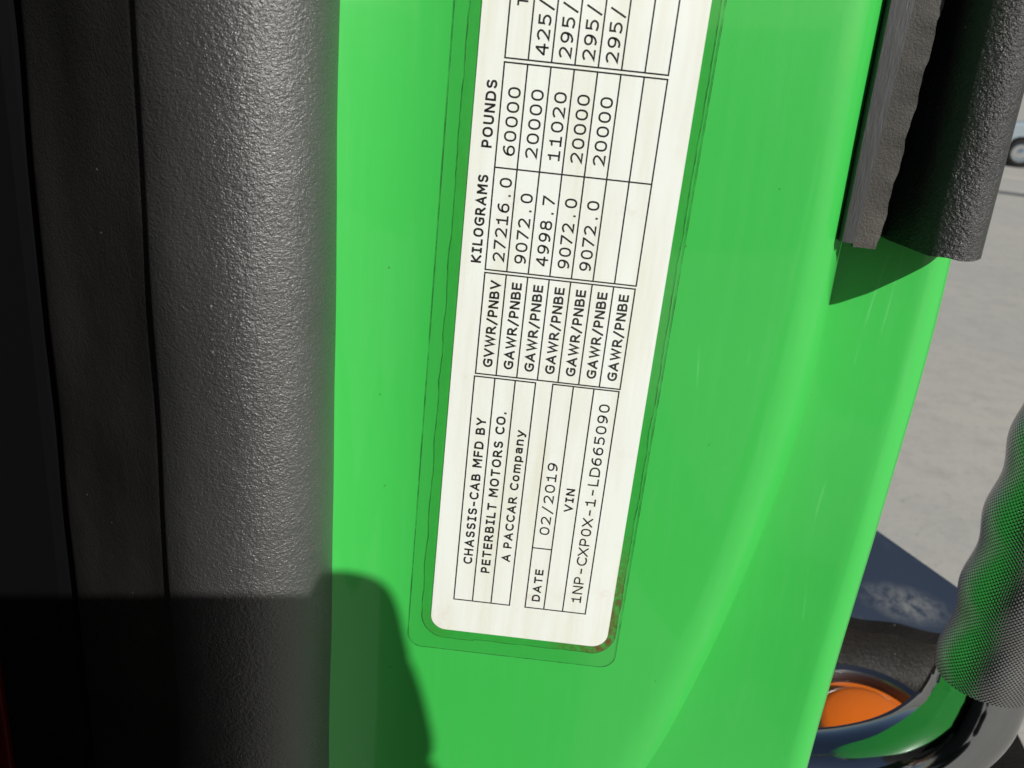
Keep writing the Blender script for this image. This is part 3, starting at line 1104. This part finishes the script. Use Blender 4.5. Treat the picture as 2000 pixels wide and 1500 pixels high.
# ------------------------------------------------------------------ parked car far across the yard
def build_car():
    ax = Vector((0.90, -0.436, 0)).normalized()
    side = Vector((0.436, 0.90, 0)).normalized()
    base = Vector((10.55, 21.65, GROUND_Z))
    car = empty('parked_car', base)
    car.rotation_euler = (0, 0, math.atan2(ax.y, ax.x))
    tag(car, 'pale blue-grey car parked far off at the right edge', 'car')
    paint = simple('pale_blue_grey_paint', (0.36, 0.43, 0.47), 0.25)
    glass = simple('car_glass', (0.02, 0.025, 0.03), 0.05)
    tyre = simple('tyre_rubber', (0.015, 0.015, 0.015), 0.8)
    rim = simple('polished_rim', (0.80, 0.82, 0.86), 0.18, 1.0)
    # local x forward along the car, front wheel at x = 0.05; y away from the viewer
    low = [(-0.95, 0.35), (-0.98, 0.62), (-0.85, 0.82), (-0.30, 0.95), (0.35, 1.02), (2.9, 1.04), (3.5, 0.98), (3.5, 0.80), (3.48, 0.35)]
    arch = []
    body = low[:]
    under_line = [(3.48, 0.30)]
    for cxw in (2.75, 0.05):
        under_line.append((cxw + 0.42, 0.28))
        for k in range(1, 10):
            a = math.pi * k / 10
            under_line.append((cxw + 0.39 * math.cos(a), 0.32 + 0.37 * math.sin(a)))
        under_line.append((cxw - 0.42, 0.28))
    body += under_line
    n = len(body)
    W = 1.78
    vs = []
    for y, ins in ((0, 0.05), (0.06, 0), (W - 0.06, 0), (W, 0.05)):
        for x, z in body:
            vs.append((x * (1 - ins * 0.02), y, z - (ins if z > 0.9 else 0)))
    fs = []
    for r in range(3):
        for i in range(n):
            j = (i + 1) % n
            fs.append((r * n + i, r * n + j, (r + 1) * n + j, (r + 1) * n + i))
    fs.append(tuple(range(n)))
    fs.append(tuple(3 * n + i for i in range(n - 1, -1, -1)))
    mesh_obj('body', vs, fs, paint, car, False)
    cab = [(0.30, 1.00), (1.05, 1.45), (2.15, 1.47), (3.00, 1.03)]
    vs = []
    for y, t in ((0.10, 0), (0.28, 1), (W - 0.28, 1), (W - 0.10, 0)):
        pass
    lo_, hi_ = 0.10, 0.26
    vs = [(0.30, lo_, 1.0), (1.05, hi_, 1.45), (2.15, hi_, 1.47), (3.0, lo_, 1.03),
          (0.30, W - lo_, 1.0), (1.05, W - hi_, 1.45), (2.15, W - hi_, 1.47), (3.0, W - lo_, 1.03)]
    mesh_obj('cabin', vs, [(0, 1, 2, 3), (4, 7, 6, 5), (1, 5, 6, 2), (0, 4, 5, 1), (3, 2, 6, 7), (0, 3, 7, 4)], paint, car, False)
    def pane(a, b, c, d, push):
        pv = [Vector(q) for q in (a, b, c, d)]
        cen = sum(pv, Vector()) / 4
        pv = [cen + (q - cen) * 0.86 + Vector(push) for q in pv]
        mesh_obj('window', pv, [(0, 1, 2, 3)], glass, car, False)
    mid0, mid1 = (1.6, lo_, 1.015), (1.6, hi_, 1.46)
    pane(vs[0], vs[1], mid1, mid0, (0, -0.012, 0.004))
    pane(mid0, mid1, vs[2], vs[3], (0, -0.012, 0.004))
    pane(vs[0], vs[4], vs[5], vs[1], (-0.012, 0, 0.012))
    pane(vs[3], vs[2], vs[6], vs[7], (0.012, 0, 0.012))
    for cxw in (0.05, 2.75):
        for y in (0.02, W - 0.22):
            w = empty('wheel', (cxw, y, 0.32))
            w.parent = car
            for nm, prof, mt in (('tyre', [(0.20, 0.0), (0.29, 0.0), (0.32, 0.03), (0.32, 0.17), (0.29, 0.20), (0.20, 0.20)], tyre),
                                 ('rim', [(0.215, 0.02), (0.205, 0.005), (0.16, 0.03), (0.07, 0.015), (0.03, 0.005)], rim)):
                vv = []
                k = 28
                for r, d in prof:
                    for j in range(k):
                        a = 2 * math.pi * j / k
                        dd = d if y < 0.5 else 0.20 - d
                        vv.append((r * math.cos(a), dd, r * math.sin(a)))
                ff = grid_faces(len(prof), k, True) + [tuple((len(prof) - 1) * k + j for j in range(k))]
                mesh_obj(nm, vv, ff, mt, w)
    for y in (0.12, W - 0.42):
        hl = box('headlight', (-0.955, y, 0.62), (-0.86, y + 0.30, 0.76), rim, None, 0.02)
        hl.parent = car
build_car()

# ------------------------------------------------------------------ unseen tablet behind the lens, sized to cast the lower-left shadow
def build_tablet():
    ph = empty('tablet')
    ph.matrix_world = Matrix.LocRotScale(cam_loc - fwd * 0.006, cam.matrix_world.to_quaternion(), None)
    tag(ph, 'dark unseen tablet, sized to cast the shadow on the lower left of the pillar', 'tablet')
    dark = simple('tablet_case', (0.02, 0.02, 0.022), 0.5)
    glass = simple('tablet_screen', (0.01, 0.01, 0.012), 0.08)
    out = rrect(-22, 204, -156, 4, 9, 8)
    n = len(out)
    def slab(name, ol, z0, z1, mt, parent):
        k = len(ol)
        vs = [(x * MM, y * MM, z0) for x, y in ol] + [(x * MM, y * MM, z1) for x, y in ol]
        fs = [tuple(range(k)), tuple(range(2 * k - 1, k - 1, -1))] + [(i, (i + 1) % k, k + (i + 1) % k, k + i) for i in range(k)]
        o = mesh_obj(name, vs, fs, mt, parent, False)
        return o
    slab('case', out, 0.0, 0.010, dark, ph)
    slab('screen', rrect(-18, 200, -152, 0, 6, 8), 0.0101, 0.0108, glass, ph)
    return ph
build_tablet()

def skin_mesh(name, verts, edges, radii, root, mat, parent=None, sub=2):
    me = bpy.data.meshes.new(name)
    me.from_pydata(verts, edges, [])
    o = bpy.data.objects.new(name, me)
    COL.objects.link(o)
    m = o.modifiers.new('skin', 'SKIN')
    m.use_smooth_shade = True
    for i, r in enumerate(radii):
        me.skin_vertices[0].data[i].radius = (r, r) if not isinstance(r, tuple) else r
        me.skin_vertices[0].data[i].use_root = (i == root)
    sb = o.modifiers.new('sub', 'SUBSURF')
    sb.levels = sb.render_levels = sub
    me.materials.append(mat)
    if parent:
        o.parent = parent
    return o

def build_person():
    """the photographer who stands behind the tablet and holds it"""
    cloth = simple('dark_work_clothes', (0.03, 0.032, 0.04), 0.9)
    skin = simple('skin', (0.45, 0.27, 0.19), 0.5)
    hair = simple('dark_hair', (0.02, 0.015, 0.012), 0.6)
    base = Vector((-0.07, -0.60, GROUND_Z))
    per = empty('person', base)
    tag(per, 'person in dark clothes holding the tablet, standing behind the camera', 'person')
    bpy.context.view_layer.update()
    q = cam.matrix_world.to_quaternion()
    o0 = cam_loc - fwd * 0.006
    def loc(x, y, z):                       # tablet millimetres to the person's own space
        return o0 + q @ Vector((x * MM, y * MM, z * MM)) - base
    wr, wl = loc(288, -128, 58), loc(-48, -162, 70)
    V, E, Rd = [], [], []
    def add(p, r, prev=None):
        V.append(tuple(p)); Rd.append(r)
        if prev is not None:
            E.append((prev, len(V) - 1))
        return len(V) - 1
    pel = add((0, 0, 0.92), (0.165, 0.12))
    sp = add((0, -0.01, 1.15), (0.155, 0.11), pel)
    chest = add((0, 0.0, 1.36), (0.175, 0.12), sp)
    neckb = add((0, 0.01, 1.50), 0.075, chest)
    nk = add((0, 0.03, 1.57), 0.055, neckb)
    for sgn, w in ((1, wr), (-1, wl)):
        sh = add((sgn * 0.19, 0.0, 1.43), 0.068, chest)
        el = add(((sgn * 0.29), 0.08, 1.24), 0.048, sh)
        mid = add(Vector(V[el]).lerp(w, 0.5), 0.042, el)
        add(w, 0.030, mid)
        hip = add((sgn * 0.10, 0, 0.86), 0.10, pel)
        kn = add((sgn * 0.12, 0.03, 0.48), 0.065, hip)
        an = add((sgn * 0.13, -0.02, 0.09), 0.045, kn)
        add((sgn * 0.14, 0.13, 0.045), 0.038, an)
    skin_mesh('body', V, E, Rd, pel, cloth, per)
    # head with nose, ears and hair
    hv = [(0, 0.03, 1.56), (0, 0.04, 1.64), (0, 0.045, 1.73), (0, 0.03, 1.80), (0, 0.13, 1.70), (0.078, 0.03, 1.71), (-0.078, 0.03, 1.71)]
    he = [(0, 1), (1, 2), (2, 3), (2, 4), (2, 5), (2, 6)]
    skin_mesh('head', hv, he, [0.05, 0.07, (0.078, 0.092), 0.06, 0.014, 0.015, 0.015], 1, skin, per)
    skin_mesh('hair', [(0, -0.005, 1.68), (0, 0.000, 1.75), (0, 0.025, 1.80)], [(0, 1), (1, 2)], [0.070, 0.084, 0.072], 1, hair, per)
    # right hand: index finger along the top edge, the others under the back, thumb on the screen
    V, E, Rd = [], [], []
    w = add(loc(288, -128, 58), 0.026)
    p1 = add(loc(253, -82, 30), 0.021, w)
    p2 = add(loc(224, -42, 15), 0.0170, p1)
    a = add(loc(209, -12, 9), 0.0130, p2)
    b_ = add(loc(204.5, 4.5, 7), 0.0100, a)
    c_ = add(loc(189, 7.0, 5), 0.0086, b_)
    add(loc(170, 6.0, 5), 0.0072, c_)
    for y, ln in ((-30, 40), (-48, 38), (-65, 30)):
        a = add(loc(209 - (y + 30) * 0.22, y, 4), 0.0086, p2 if y > -60 else p1)
        b_ = add(loc(204 - (y + 30) * 0.18, y, -10), 0.0080, a)
        c_ = add(loc(202 - ln * 0.55, y + 1, -12.5), 0.0076, b_)
        add(loc(202 - ln, y + 3, -9), 0.0066, c_)
    t = add(loc(215, -54, 32), 0.012, p1)
    t2 = add(loc(195, -38, 26), 0.0100, t)
    add(loc(175, -28, 20), 0.0085, t2)
    skin_mesh('hand', V, E, Rd, 2, skin, per)
    # left hand holds the lower left corner
    V, E, Rd = [], [], []
    X = lambda d: -22 - d
    w = add(loc(X(26), -162, 70), 0.026)
    p1 = add(loc(X(20), -136, 44), (0.026, 0.018), w)
    p2 = add(loc(X(14), -110, 22), (0.026, 0.016), p1)
    for y, ln in ((-76, 34), (-93, 40), (-110, 36), (-126, 26)):
        a = add(loc(X(13), y, 8), 0.0090, p2)
        b_ = add(loc(X(8), y, -10), 0.0086, a)
        c_ = add(loc(X(8 - ln * 0.55), y + 1, -12.5), 0.0078, b_)
        add(loc(X(8 - ln), y + 3, -9), 0.0068, c_)
    t = add(loc(X(12), -106, 34), 0.012, p2)
    t2 = add(loc(X(-8), -94, 27), 0.0100, t)
    add(loc(X(-32), -84, 20), 0.0085, t2)
    skin_mesh('hand', V, E, Rd, 2, skin, per)
build_person()
